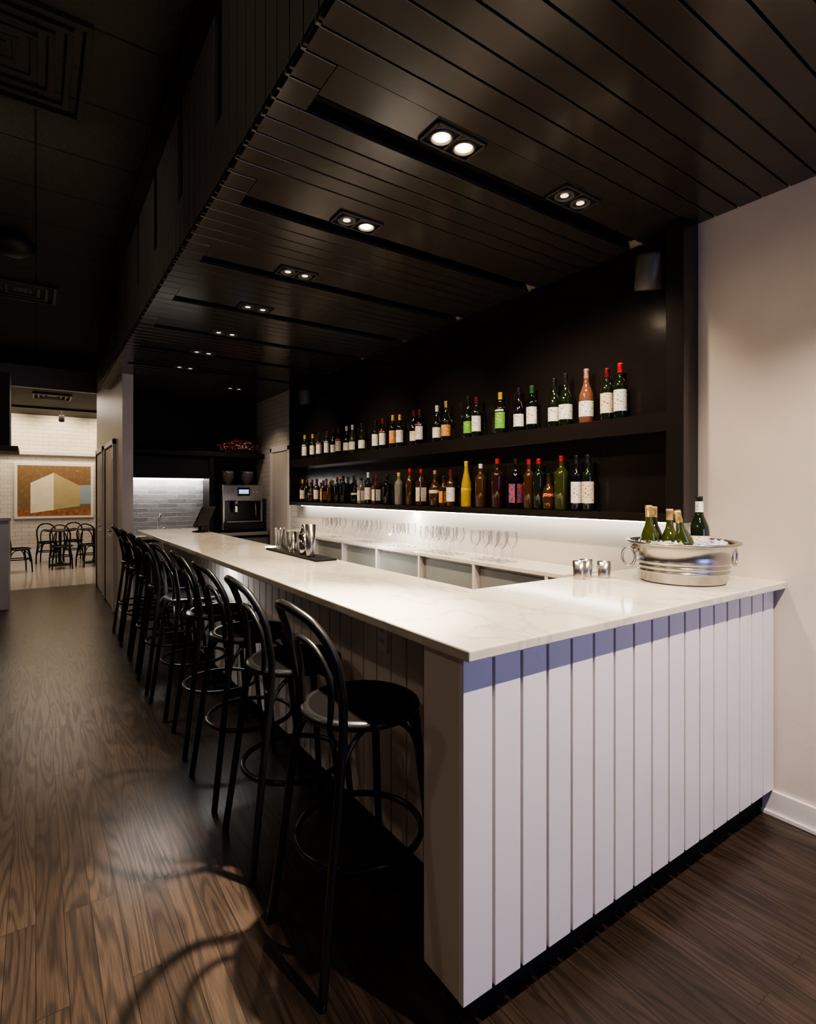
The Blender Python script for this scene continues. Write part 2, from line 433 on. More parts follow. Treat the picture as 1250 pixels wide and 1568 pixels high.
f = MB(); f.tube(spline([(0, 0, 0), (0, 0, 0.18), (0, -0.05, 0.26), (0, -0.13, 0.26), (0, -0.15, 0.2)], 6), 0.011, M_chrome)
f.lathe([(0, 0), (0.028, 0), (0.028, 0.02), (0.012, 0.03), (0.011, 0.05)], M_chrome); f.tube([(0.02, 0, 0.05), (0.09, 0, 0.08)], 0.006, M_chrome)
f.done('faucet', loc=(1.41, 8.2, 0.95))
d = MB()
d.box(XW-0.03, XW, 6.95, 7.02, 0, 2.16, M_board, 0.003).box(XW-0.03, XW, 7.62, 7.69, 0, 2.16, M_board, 0.003).box(XW-0.03, XW, 6.95, 7.69, 2.10, 2.18, M_board, 0.003)
d.box(XW-0.015, XW, 7.02, 7.62, 0, 2.10, M_white).done('door_3')
MB().box(XW-0.03, XW-0.001, 6.76, 6.82, 1.8, 1.9, M_grey, 0.003).done('thermostat')

# ------------------------------------------------------------------ plank soffit over bar
p = MB()
def plank(y0, y1, x0=XE, x1=XW, z=ZC, m=M_blackp):
    p.box(x0, x1, y0+0.004, y1-0.004, z, z+0.022, m, 0.002)
y = 1.60
while y > -2.55:
    plank(y-0.110, y); y -= 0.110
cyc0 = 1.60
fix_y = []
while cyc0 < 7.0:
    plank(cyc0, cyc0+0.13, XE, 0.82); plank(cyc0+0.13, cyc0+0.26, XE, 0.82)
    p.box(0.825, XW, cyc0+0.003, cyc0+0.168, ZC+0.006, ZC+0.022, M_blackp)
    p.box(0.825, XW, cyc0+0.165, cyc0+0.26, ZC+0.060, ZC+0.075, M_blackm)
    p.box(0.825, XW, cyc0+0.163, cyc0+0.168, ZC+0.006, ZC+0.07, M_blackm)
    p.box(0.818, 0.825, cyc0+0.16, cyc0+0.26, ZC+0.006, ZC+0.07, M_blackm)
    fix_y.append(cyc0+0.085)
    yy = cyc0+0.26
    for j in range(5):
        plank(yy, yy+0.106); yy += 0.106
    cyc0 += 0.79
y = cyc0
while y < 8.34:
    plank(y, min(y+0.106, 8.35)); y += 0.106
p.box(XE+0.012, XW, -2.6, 8.35, ZC+0.08, ZC+0.10, M_blackm)
p.done('ceiling_plank_soffit')
p = MB()
p.box(XE+0.05, XE+0.07, -2.6, 8.35, ZC+0.02, ZM, M_blackm)
y2 = -2.6
slots = [1.60+0.79*k + 0.17 for k in range(-5, 8)]
while y2 < 8.3:
    y3 = y2+0.113
    insl = any(abs((y2+y3)/2-s) < 0.057 for s in slots)
    p.box(XE, XE+0.018, y2+0.004, y3-0.004, ZC, (ZC+0.30) if insl else ZM, M_fascia, 0.002)
    y2 = y3
p.done('soffit_fascia')

def downlight(x, y, bright, z=ZC+0.006):
    e = empty('recessed_downlight', (x, y, z))
    f = MB()
    hx, hy = 0.125, 0.068
    f.box(-hx, hx, -hy, -hy+0.012, -0.012, 0.0, M_vent, 0.002).box(-hx, hx, hy-0.012, hy, -0.012, 0.0, M_vent, 0.002)
    f.box(-hx, -hx+0.012, -hy, hy, -0.012, 0.0, M_vent, 0.002).box(hx-0.012, hx, -hy, hy, -0.012, 0.0, M_vent, 0.002)
    f.box(-0.006, 0.006, -hy+0.012, hy-0.012, -0.008, 0.0, M_vent)
    f.box(-hx+0.01, hx-0.01, -hy+0.01, hy-0.01, -0.002, 0.0, M_blackm)
    f.done('frame', e)
    for i, sx in enumerate((-0.058, 0.058)):
        l = MB()
        Mx = Matrix.Translation((sx, 0, -0.004))
        l.lathe([(0.046, 0.0), (0.047, -0.010), (0.040, -0.011), (0.036, -0.004)], M_spk, Mx, 24)
        l.lathe([(0.036, -0.004), (0.014, -0.002)], M_lampglow if bright[i] else M_refl, Mx, 24)
        l.lathe([(0.0, -0.005), (0.019, -0.005)], M_lamp if bright[i] else M_lampdim, Mx, 24)
        l.done('lamp_%d' % (i+1), e)
    return e
lit = [(1, 1), (0, 1), (0, 0), (0, 0), (0, 0), (0, 0), (0, 0)]
PW = [90, 140, 90, 80, 80, 70, 60, 60]
for i, fy in enumerate(fix_y):
    downlight(1.38, fy, lit[i] if i < len(lit) else (0, 0))
    if i < 2:
        spot('downlight_beam', (1.42, fy, ZC-0.03), PW[i], WARM, (1.25, fy, 0), 105, 0.7, 0.03)
    else:
        spot('downlight_beam', (1.42, fy, ZC-0.03), PW[i], WARM, (1.75, fy, 0), 85, 0.8, 0.09)
# adjustable lamps of the first fixtures aimed at the aisle floor
spot('downlight_beam', (1.36, fix_y[0], ZC-0.03), 1250, (1.0, 0.87, 0.71), (0.42, 1.75, 0), 42, 1.0, 0.035)
spot('downlight_beam', (1.36, fix_y[1], ZC-0.03), 200, (1.0, 0.87, 0.71), (0.15, 2.9, 0), 50, 0.9, 0.08)
downlight(2.12, fix_y[0], (0, 0))
spot('downlight_beam', (2.12, fix_y[0], ZC-0.03), 70, WARM, (2.5, fix_y[0]+0.4, 1.5), 110, 0.8, 0.04)
for yy in (2.5, 3.5, 4.6, 6.1):  # extra spots without fixtures of their own, added to brighten the bottles
    spot('downlight_beam', (1.42, yy-0.35, ZC-0.03), 110, WARM, (2.86, yy, 1.65), 60, 1.0, 0.05)
downlight(2.2, 7.3, (0, 0), ZC)
spot('downlight_beam', (2.2, 7.3, ZC-0.03), 30, WARM, (2.3, 7.6, 0), 110, 0.7, 0.03)
for x, pw in ((1.30, 200), (2.12, 200)):
    downlight(x, 0.22, (1, 1), ZC)
    spot('downlight_beam', (x, 0.22, ZC-0.03), pw, (1.0, 0.82, 0.66), (x, 0.85, 0.4), 100, 0.8, 0.014)

# ------------------------------------------------------------------ bar
BX, BY, ZT = 0.925, 1.063, 1.10
BE = 6.66
empty_bar = empty('bar_counter')
MB().prism([(BX, BY), (XW-0.002, BY), (XW-0.002, 1.729), (1.528, 1.729), (1.528, BE), (BX, BE)], ZT-0.032, ZT, M_marble, 0.005).done('countertop', empty_bar)
ZB = ZT-0.032
PX, PY = 0.946, 1.110
b = MB()
b.box(PX+0.02, XW-0.002, PY+0.02, 1.292, 0.14, ZB, M_white)
b.box(PX+0.002, PX+0.02, PY+0.02, 1.292, 0.125, ZB, M_white)
x = PX
k = 0
while x < XW-0.02:
    x1 = min(x+0.112, XW-0.003)
    b.box(x+(0.0 if k == 0 else 0.005), x1-0.006, PY, PY+0.02, 0.125, ZB, M_board, 0.002)
    x += 0.112; k += 1
b.box(1.02, XW-0.002, PY+0.06, 1.28, 0.0, 0.14, M_blackm)
b.done('end_panel', empty_bar)
b = MB()
b.box(1.21, 1.50, 1.292, BE-0.02, 0.14, ZB, M_white)
y = 1.292
while y < BE-0.05:
    b.box(1.192, 1.21, y+0.003, min(y+0.112, BE-0.02)-0.004, 0.125, ZB, M_white, 0.003); y += 0.112
b.box(1.25, 1.48, 1.28, BE-0.05, 0, 0.14, M_blackm)
b.done('front_panel', empty_bar)
o = MB().box(1.184, 1.192, 1.87, 1.945, 0.855, 0.97, M_board, 0.002)
for dz in (0.883, 0.927):
    o.box(1.1825, 1.185, 1.89, 1.925, dz, dz+0.024, M_white, 0.001)
    o.box(1.182, 1.1835, 1.898, 1.901, dz+0.008, dz+0.018, M_blackm).box(1.182, 1.1835, 1.913, 1.916, dz+0.008, dz+0.018, M_blackm)
o.done('electrical_outlet')

# back counter with coolers
b = MB()
b.box(2.50, XW-0.002, 2.05, 6.62, 1.012, 1.04, M_marble, 0.004)
b.box(2.56, XW-0.002, 2.07, 6.60, 0.0, 1.012, M_white)
y = 2.18
while y < 6.4:
    b.box(2.545, 2.56, y+0.02, y+0.63, 0.12, 0.99, M_cooler, 0.004)
    b.box(2.50, 2.56, y-0.012, y+0.012, 0.0, 1.012, M_white, 0.002)
    y += 0.65
b.done('back_bar_cooler_cabinet')

# bottle display unit
u = MB()
U0, U1, XF = 1.466, 6.66, 2.713
u.box(XF, XW-0.001, U0, U0+0.094, 1.356, ZC-0.002, M_blackg, 0.003)
u.box(XF, XW-0.001, U1-0.03, U1, 1.356, ZC-0.002, M_blackg, 0.002)
u.box(2.845, XW-0.001, U0+0.09, U1-0.03, 1.36, ZC-0.002, M_blackg)
u.box(XF, XW-0.001, U0+0.09, U1-0.03, 1.356, 1.40, M_blackg, 0.003)
u.box(XF, 2.848, U0+0.09, U1-0.03, 1.835, 1.935, M_blackg, 0.003)
u.done('bottle_display_shelf')
MB().box(2.79, 2.82, 1.60, 6.45, 1.346, 1.356, M_led).done('led_strip')
area('led_light', (2.79, 4.0, 1.343), 0.03, 4.8, 52, (1.0, 0.98, 0.95), (0.18, 0, -1))

# ------------------------------------------------------------------ bottles
LA = math.radians(212)
def bottle_prof(h, r, kind):
    if kind == 'wine':
        return [(0, 0.004), (r*0.7, 0.002), (r*0.94, 0), (r, 0.006), (r, h*0.60), (r*0.93, h*0.655), (r*0.7, h*0.70), (r*0.43, h*0.745), (0.0145, h*0.80), (0.0135, h*0.97)]
    if kind == 'burg':
        return [(0, 0.004), (r*0.7, 0.002), (r*0.94, 0), (r, 0.006), (r, h*0.46), (r*0.92, h*0.54), (r*0.68, h*0.63), (r*0.45, h*0.71), (0.0155, h*0.79), (0.0135, h*0.97)]
    if kind in ('liq', 'square'):
        return [(0, 0.004), (r*0.9, 0), (r, 0.008), (r, h*0.64), (r*0.95, h*0.69), (r*0.66, h*0.74), (r*0.42, h*0.78), (0.0145, h*0.82), (0.0135, h*0.97)]
    if kind == 'squat':
        return [(0, 0.004), (r*0.9, 0), (r, 0.01), (r*1.02, h*0.3), (r, h*0.5), (r*0.8, h*0.6), (r*0.42, h*0.68), (0.0155, h*0.75), (0.0145, h*0.96)]
    if kind == 'tall':
        return [(0, 0.004), (r*0.95, 0), (r, 0.01), (r*0.98, h*0.30), (r*0.9, h*0.52), (r*0.6, h*0.68), (0.016, h*0.80), (0.0135, h*0.97)]
def prof_r(prof, z):
    for (r0, z0), (r1, z1) in zip(prof[3:], prof[4:]):
        if z0 <= z <= z1: return r0+(r1-r0)*(z-z0)/max(1e-6, z1-z0)
    return prof[-1][0]
def bottle_mesh(mb, h, r, kind, g, l, cp, M=None, rot=0.0):
    pf = bottle_prof(h, r, kind)
    M = M or Matrix()
    if kind == 'square':
        mb.box(-r*0.9, r*0.9, -r*0.9, r*0.9, 0.0, h*0.66, BOT[g], r*0.22, M)
        mb.lathe([(r*0.8, h*0.655), (r*0.66, h*0.71), (r*0.42, h*0.76), (0.0145, h*0.80), (0.0135, h*0.97)], BOT[g], M, 20)
        q0 = r*0.9+0.0008; w = r*0.66
        z0, z1 = 0.12*h, 0.50*h
        mb.box(-q0, -q0+0.001, -w, w, z0, z1, PAP[l], 0, M)
        mb.box(-w, w, -q0, -q0+0.001, z0, z1, PAP[l], 0, M)
    else:
        mb.lathe(pf, BOT[g], M, 24)
        if l:
            z0, z1 = (0.14*h, 0.52*h) if kind != 'burg' else (0.12*h, 0.40*h)
            if kind == 'squat': z0, z1 = 0.10*h, 0.45*h
            if kind == 'tall': z0, z1 = 0.14*h, 0.42*h
            n = 4; pr = []
            for i in range(n+1):
                z = z0+(z1-z0)*i/n; pr.append((prof_r(pf, z)+0.0008, z))
            mb.lathe(pr, PAP[l], M, 16, LA+rot-1.4, LA+rot+1.4)
            if random.random() < 0.5 and kind in ('wine', 'liq'):
                z = 0.545*h; pr = [(prof_r(pf, z)+0.0008, z), (prof_r(pf, z+0.04*h)+0.0008, z+0.04*h)]
                mb.lathe(pr, PAP[random.choice(['white', 'cream', 'red', 'black'])], M, 12, LA+rot-1.0, LA+rot+1.0)
    zf = 0.83*h if kind in ('wine', 'burg') else 0.90*h
    rr = 0.0155
    mb.lathe([(rr, zf), (rr, h*0.955), (rr+0.001, h*0.957), (rr+0.001, h*0.985), (rr, h), (0, h)], CAP[cp], M, 16)
def place_bottle(name, x, y, z, h, r, kind, g, l, cp):
    mb = MB(); bottle_mesh(mb, h, r, kind, g, l, cp, rot=random.uniform(-0.25, 0.25))
    return mb.done(name, loc=(x, y, z))
up = [
 (6.39,.30,.036,'wine','green','white','yellow'),(6.15,.29,.036,'wine','green','cream','yellow'),(5.97,.29,.036,'wine','green','white','black'),
 (5.75,.29,.036,'wine','green','white','maroon'),(5.60,.30,.036,'burg','black','white','black'),(5.46,.29,.036,'wine','green','cream','maroon'),(5.28,.30,.037,'burg','green','white','white'),(5.15,.30,.037,'burg','lime','white','white'),
 (4.94,.30,.038,'burg','green','white','black'),(4.66,.30,.036,'wine','green','white','black'),(4.53,.30,.036,'wine','green','white','maroon'),
 (4.34,.31,.037,'wine','green','orange','yellow'),(4.22,.30,.036,'wine','green','white','yellow'),(3.99,.31,.038,'burg','black','cream','maroon'),(3.91,.31,.038,'wine','black','white','maroon'),
 (3.65,.31,.038,'burg','green','white','white'),(3.52,.33,.041,'burg','green','orange','gold'),(3.25,.33,.038,'burg','green','green','black'),
 (3.145,.31,.036,'wine','green','white','maroon'),(2.89,.305,.038,'wine','green','green','yellow'),(2.705,.31,.037,'burg','black','white','black'),(2.585,.305,.037,'wine','black','white','green'),
 (2.385,.32,.038,'burg','green','white','black'),(2.29,.335,.043,'burg','green','white','black'),(2.135,.335,.044,'burg','rose','white','pink'),
 (1.985,.31,.037,'wine','green','cream','maroon'),(1.90,.325,.037,'wine','green','white','red')]
for (y, h, r, kd, g, l, cp) in up:
    place_bottle('wine_bottle', 2.777+random.uniform(-.006, .006), y*0.986, 1.935, h, r, kd, g, l, cp)
lo = [
 (6.46,.28,.036,'wine','green','cream','yellow'),(6.33,.27,.036,'liq','green','white','red'),(6.20,.24,.043,'squat','amber','black','black'),(6.05,.28,.036,'wine','amber','white','maroon'),
 (5.87,.26,.038,'square','amber','orange','red'),(5.68,.27,.038,'liq','amber','white','yellow'),(5.50,.29,.036,'liq','green','cream','red'),(5.36,.30,.038,'liq','green','yellow','black'),
 (5.09,.25,.044,'squat','black','cream','black'),(4.95,.27,.038,'square','clear','white','black'),(4.81,.32,.036,'wine','green','cream','white'),(4.65,.29,.040,'square','amber','white','maroon'),
 (4.45,.29,.040,'liq','black','white','black'),(4.24,.30,.040,'liq','clear','white','yellow'),(4.06,.33,.036,'liq','amber','cream','red'),(3.885,.32,.042,'square','amber','cream','red'),
 (3.68,.30,.050,'squat','amber','cream','gold'),(3.565,.25,.036,'square','amber','orange','black'),(3.465,.30,.036,'wine','amber','white','maroon'),(3.275,.36,.042,'tall','yellow','yellow','yellow'),
 (3.10,.33,.042,'liq','amber','white','white'),(2.92,.36,.045,'liq','redg','red','red'),(2.735,.35,.044,'square','black','blue','black'),
 (2.61,.34,.038,'liq','amber','white','red'),(2.52,.34,.038,'liq','green','white','red'),(2.43,.24,.041,'squat','amber','red','black'),(2.33,.35,.046,'liq','lime','cream','red'),
 (2.205,.345,.037,'wine','black','white','black'),(2.12,.345,.036,'wine','green','cream','black')]
for (y, h, r, kd, g, l, cp) in lo:
    place_bottle('wine_bottle' if kd in ('wine', 'burg') else 'liquor_bottle', 2.78+random.uniform(-.004, .004), y*0.986, 1.40, h, r, kd, g, l, cp)

def speaker(x, y, z, s=1.0, tilt=0.25):
    mb = MB(); Mx = Matrix.Rotation(tilt, 4, 'X') @ Matrix.Rotation(-0.25, 4, 'Y') @ Matrix.Scale(s, 4)
    mb.lathe([(0, 0.10), (0.06, 0.10), (0.072, 0.085), (0.076, -0.08), (0.07, -0.095), (0.062, -0.095), (0.058, -0.085), (0, -0.08)], M_spk, Mx, 28)
    mb.tube([(0, 0, 0.09*s), (0.01, 0, 0.15*s), (0.045, 0, 0.15*s)], 0.01, M_spk)
    mb.done('wall_speaker', loc=(x, y, z))
speaker(2.755, 1.675, 2.715, 0.98)
speaker(2.77, 6.30, 2.72, 0.95)

# ------------------------------------------------------------------ wine glasses
mb = MB(); h, r = 0.205, 0.038
mb.lathe([(0, 0.001), (r*0.95, 0.001), (r*0.95, 0.003), (0.006, 0.008), (0.0038, 0.02), (0.0038, h*0.42), (0.008, h*0.45), (r*0.65, h*0.52), (r, h*0.66), (r*0.98, h*0.78), (r*0.80, h)], M_glass, None, 20)
g0 = mb.done('wine_glass')
gmesh = g0.data; bpy.data.objects.remove(g0)
gp = empty('wine_glass_group', (2.68, 2.8, 1.04))
for yc, nc in ((5.25, 3), (4.55, 4), (3.95, 3), (3.38, 5), (2.78, 4)):
    for j in range(nc):
        for x in (2.60, 2.70):
            o = bpy.data.objects.new('wine_glass_stem', gmesh); COL.objects.link(o)
            o.parent = gp
            o.location = (x+random.uniform(-.01, .01)-2.68, yc+(j-(nc-1)/2)*0.088+random.uniform(-.008, .008)-2.8, 0)

# ------------------------------------------------------------------ bar tools
MB().box(1.37, 1.51, 2.95, 3.80, ZT, ZT+0.012, M_blackm, 0.004).done('rubber_bar_mat')
def cup(name, x, y, z, h, r0, r1, m, lid=False):
    mb = MB()
    pf = [(0, 0.002), (r0*0.95, 0), (r0, 0.005), (r1, h)]
    if lid: pf += [(r1, h), (r1*0.9, h+0.02), (r1*0.55, h+0.045), (r1*0.5, h+0.07), (0, h+0.075)]
    else: pf += [(r1*0.95, h), (r0*0.92, 0.01), (0, 0.008)]
    mb.lathe(pf, m, None, 24); return mb.done(name, loc=(x, y, z))
zt = ZT+0.0125
cup('cocktail_shaker', 1.42, 3.14, zt, 0.20, 0.026, 0.033, M_steel)
cup('cocktail_shaker', 1.44, 3.28, zt, 0.12, 0.030, 0.036, M_chrome, True)
cup('mixing_glass', 1.42, 3.41, zt, 0.14, 0.030, 0.038, M_glass)
cup('cocktail_shaker', 1.45, 3.50, zt, 0.13, 0.028, 0.036, M_chrome)
cup('mixing_glass', 1.42, 3.62, zt, 0.14, 0.030, 0.038, M_glass)
cup('mixing_glass', 1.45, 3.73, zt, 0.15, 0.030, 0.038, M_glass)
cup('cocktail_shaker', 2.14, 1.66, ZT, 0.085, 0.028, 0.033, M_steel)
cup('cocktail_shaker', 2.215, 1.68, ZT, 0.085, 0.028, 0.033, M_steel)
cup('cocktail_shaker', 2.26, 1.61, ZT, 0.08, 0.028, 0.033, M_steel)

# ------------------------------------------------------------------ ice bucket
e = empty('ice_bucket', (2.50, 1.36, ZT))
mb = MB()
pf = [(0, 0.004), (0.165, 0.004), (0.178, 0.0), (0.187, 0.008), (0.193, 0.046), (0.199, 0.050), (0.199, 0.056), (0.194, 0.060), (0.195, 0.068), (0.201, 0.072), (0.201, 0.078), (0.196, 0.082), (0.197, 0.090), (0.203, 0.094), (0.203, 0.100), (0.199, 0.104), (0.208, 0.145),
      (0.228, 0.172), (0.244, 0.177), (0.246, 0.183), (0.242, 0.188), (0.234, 0.188), (0.222, 0.172), (0.203, 0.14), (0.185, 0.02), (0, 0.015)]
mb.lathe(pf, M_steel, None, 64)
mb.done('tub', e)
dirx = Vector((0.8233, -0.5675, 0))
for s in (-1, 1):
    hb = MB()
    c0 = dirx*s*0.222
    hb.ball((c0.x, c0.y, 0.150), 0.018, M_steel, 2, (1, 1, 1.2))
    base = dirx*s*0.250
    ring = []
    tdir = Vector((0.5675, 0.8233, 0))*0.5 + dirx*s*0.55
    for i in range(20):
        a = 2*math.pi*i/20
        t = tdir*math.cos(a)*0.040
        ring.append((base.x+t.x, base.y+t.y, 0.112+0.042*math.sin(a)))
    hb.tube(ring, 0.006, M_steel, 8, True)
    hb.done('ring_handle', e)
ic = MB()
for i in range(170):
    a = random.uniform(0, 6.28); rr = math.sqrt(random.random())*0.18
    ic.box(-0.016, 0.016, -0.014, 0.014, -0.012, 0.012, M_ice, 0.003, Matrix.Translation((rr*math.cos(a), rr*math.sin(a), random.uniform(0.150, 0.180))) @ Matrix.Rotation(random.uniform(0, 3), 4, Vector((random.random(), random.random(), random.random()+.1)).normalized()))
ic.lathe([(0, 0.148), (0.195, 0.148)], M_ice, None, 30)
ic.done('ice_cubes', e)
fw = Vector((0.5675, 0.8233, 0))
for i, (lat, dp, tx, ty, g, cp, z) in enumerate(((-0.135, 0.02, -0.08, 0.1, 'lime', 'gold', 0.045), (-0.085, 0.09, 0.03, -0.1, 'green', 'gold', 0.035), (-0.05, 0.01, 0.02, -0.05, 'lime', 'cork', 0.025), (0.0, -0.08, -0.30, 0.18, 'lime', 'gold', 0.04), (0.085, 0.0, 0.02, -0.05, 'green', 'black', 0.085))):
    mb = MB(); c0 = dirx*lat+fw*dp
    Mx = Matrix.Translation((c0.x, c0.y, z)) @ Matrix.Rotation(tx, 4, fw) @ Matrix.Rotation(ty, 4, dirx)
    bottle_mesh(mb, 0.31, 0.043, 'burg', g, 'white' if i == 3 else 'cream', cp, Mx)
    if i == 4:
        mb.lathe([(0.0175, 0.235), (0.0175, 0.285)], PAP['white'], Mx, 14)
    mb.done('chilled_bottle_%d' % (i+1), e)

# ------------------------------------------------------------------ bentwood seating
def bentwood(name, x, y, rz, hs, hb, ring_z, sp=1.0):
    e = empty(name, (x, y, 0), rz)
    s = MB()
    r = 0.205
    s.lathe([(0, hs-0.012), (r*0.80, hs-0.010), (r*0.86, hs-0.001), (r*0.93, hs+0.002), (r, hs-0.006), (r+0.003, hs-0.016), (r-0.002, hs-0.026), (r*0.9, hs-0.030), (0, hs-0.028)], M_stool, None, 44)
    s.lathe([(r*0.88, hs-0.0002), (r*0.6, hs+0.0005), (0, hs+0.0008)], M_seat, None, 40)
    s.done('seat', e)
    f = MB()
    R = 0.0145
    lb, ub = -0.25*sp, 0.20*sp
    H = hb-hs
    half = [(lb, -ub, 0), (-0.205, -0.178, 0.45*hs), (-0.158, -0.160, hs-0.03), (-0.175, -0.174, hs+0.38*H), (-0.198, -0.168, hs+0.64*H), (-0.240, -0.125, hs+0.87*H), (-0.275, -0.06, hs+0.975*H)]
    full = half+[(-0.285, 0, hb)]+[(a, -b, c) for a, b, c in half[::-1]]
    f.tube(spline(full, 8), R, M_stool, 12)
    ih = hs+0.68*H
    inn = [(-0.17, -0.098, hs-0.02), (-0.176, -0.108, hs+0.33*H), (-0.205, -0.075, ih-0.03), (-0.222, 0, ih)]
    inn = inn+[(a, -b, c) for a, b, c in inn[:-1][::-1]]
    f.tube(spline(inn, 8), 0.0105, M_stool, 10)
    f.done('back_hoop_and_rear_legs', e)
    g = MB()
    for s_ in (-1, 1):
        g.tube(spline([(0.205*sp, 0.19*s_*sp, 0), (0.17, 0.16*s_, hs*0.5), (0.138, 0.13*s_, hs-0.03)], 8), [0.0125+0.004*i/16 for i in range(17)], M_stool, 10)
    g.done('front_legs', e)
    q = MB()
    rr = 0.232*(0.93 if ring_z > 0.3 else 0.82)
    q.tube([(rr*math.cos(2*math.pi*i/40)-0.005, rr*math.sin(2*math.pi*i/40), ring_z) for i in range(40)], 0.0115, M_stool, 8, True)
    corners = [(-0.178, -0.165), (0.152, -0.146), (0.152, 0.146), (-0.178, 0.165)]
    for i in range(4):
        a, b = corners[i], corners[(i+1) % 4]
        mx, my = (a[0]+b[0])/2*0.8, (a[1]+b[1])/2*0.8
        z0 = hs-0.26
        q.tube(spline([(a[0]*1.02, a[1]*1.02, z0), (a[0]*0.86+mx*0.14, a[1]*0.86+my*0.14, hs-0.12), (a[0]*0.5+mx*0.5, a[1]*0.5+my*0.5, hs-0.05), (mx, my, hs-0.036), (b[0]*0.5+mx*0.5, b[1]*0.5+my*0.5, hs-0.05), (b[0]*0.86+mx*0.14, b[1]*0.86+my*0.14, hs-0.12), (b[0]*1.02, b[1]*1.02, z0)], 6), 0.009, M_stool, 8)
    q.done('foot_ring_and_braces', e)
    return e
for i in range(9):
    bentwood('bentwood_bar_stool', 0.943+random.uniform(-.012, .012), 1.64+0.600*i+random.uniform(-.02, .02), random.uniform(-0.06, 0.06), 0.79, 1.155, 0.345)

for (x, y, rz) in ((-0.28, 12.7, 0.3), (0.22, 14.1, 1.4), (0.42, 12.85, -1.5), (0.68, 14.3, 1.6), (0.92, 12.95, -1.3), (1.35, 14.2, 2.4), (-0.75, 13.6, 0.9)):
    bentwood('bentwood_dining_chair', x, y, rz, 0.46, 0.86, 0.25, 0.9)
for (x, y) in ((0.42, 13.5), (1.05, 13.6), (-0.9, 12.9)):
    t = MB()
    t.lathe([(0, 0.745), (0.28, 0.745), (0.29, 0.735), (0.29, 0.725), (0.28, 0.715), (0.05, 0.71), (0.03, 0.70), (0.025, 0.1), (0.05, 0.04), (0.2, 0.02), (0.21, 0.0), (0, 0)], M_stool, None, 32)
    t.done('bistro_table', loc=(x, y, 0))
P = MB()
py = 14.93
P.box(-0.40, 1.14, py, 14.999, 0.93, 2.20, M_board, 0.006)
M_fol = lab('foliage', (0.24, 0.14, 0.06), (0.34, 0.34, 0.30), 0.48)
M_fol.node_tree.nodes['Mapping'].inputs['Scale'].default_value = (14, 14, 14)
M_fol.node_tree.nodes['Noise Texture'].inputs['Detail'].default_value = 6
M_fol.node_tree.nodes['Color Ramp'].color_ramp.interpolation = 'LINEAR'
M_cream = mat('paint_cream', (0.85, 0.78, 0.58), 0.6); M_tan = mat('paint_tan', (0.50, 0.40, 0.20), 0.6)
M_sky = mat('paint_bluegrey', (0.32, 0.40, 0.46), 0.6); M_leaf = mat('paint_orange', (0.36, 0.14, 0.05), 0.6, var=0.5, scale=12)
def q(x0, x1, z0, z1, m, d):
    P.box(x0, x1, py-d, py, z0, z1, m)
q(-0.34, 1.08, 0.99, 2.14, M_fol, 0.003)
q(0.84, 1.08, 1.25, 1.7, M_sky, 0.005)
q(-0.34, 1.08, 0.99, 1.12, M_leaf, 0.006)
P.poly([(-0.10, py-0.009, 1.05), (0.34, py-0.009, 1.12), (0.34, py-0.009, 1.98), (-0.10, py-0.009, 1.74)], M_cream)
P.poly([(0.34, py-0.009, 1.12), (0.86, py-0.009, 1.20), (0.86, py-0.009, 1.68), (0.34, py-0.009, 1.98)], M_tan)
P.done('wall_painting')

for x in (-0.6, 0.45, 1.5):
    s = MB(); s.lathe([(0, 0.06), (0.05, 0.06), (0.055, -0.07), (0.045, -0.07), (0, -0.05)], M_vent, Matrix.Rotation(0.5, 4, 'X'), 20)
    s.tube([(0, 0, 0.04), (0, 0, 0.155)], 0.012, M_vent); s.done('track_spotlight', loc=(x, 13.6, 3.1))
    spot('dining_wall_beam', (x, 14.2, 3.1), 60, (1.0, 0.80, 0.52), (x, 15.0, 2.7), 110, 0.8, 0.05)
MB().box(-2.0, 3.0, 13.58, 13.62, 3.26, 3.3, M_vent).done('track_rail')
area('dining_ceiling_glow', (0.4, 12.6, 3.25), 2.5, 2.5, 75, (1.0, 0.84, 0.68))

# espresso machine
e = empty('espresso_machine', (2.48, 8.02, 0.95))
m_ = MB()
m_.box(-0.28, 0.28, -0.22, 0.25, 0.03, 0.14, M_blackg, 0.01)
m_.box(-0.28, 0.28, -0.02, 0.25, 0.14, 0.66, M_blackg, 0.012)
m_.box(-0.28, 0.28, -0.20, 0.25, 0.44, 0.68, M_steel, 0.015)
m_.box(-0.29, -0.26, -0.20, 0.25, 0.03, 0.68, M_steel, 0.006).box(0.26, 0.29, -0.20, 0.25, 0.03, 0.68, M_steel, 0.006)
m_.box(-0.08, 0.10, -0.205, -0.19, 0.52, 0.64, M_blackm, 0.003)
m_.box(-0.06, 0.08, -0.208, -0.204, 0.55, 0.61, emis('display', (0.4, 0.6, 1.0), 1.2))
for bx in (-0.2, -0.15, 0.15, 0.2): m_.box(bx-0.014, bx+0.014, -0.208, -0.198, 0.56, 0.59, M_chrome, 0.002)
m_.box(-0.24, 0.24, -0.21, -0.04, 0.14, 0.155, M_steel, 0.003)
m_.done('body', e)
m_ = MB()
m_.lathe([(0.035, 0), (0.035, -0.06), (0.02, -0.07), (0.0, -0.07)], M_chrome, Matrix.Translation((-0.08, -0.12, 0.44)))
m_.box(-0.10, -0.06, -0.14, -0.10, 0.28, 0.38, M_chrome, 0.006)
m_.tube([(-0.08, -0.14, 0.385), (-0.08, -0.28, 0.37)], 0.013, M_blackm)
m_.tube(spline([(0.18, -0.14, 0.45), (0.19, -0.18, 0.38), (0.2, -0.17, 0.22)], 6), 0.006, M_chrome)
m_.done('group_head_and_wand', e)
m_ = MB()
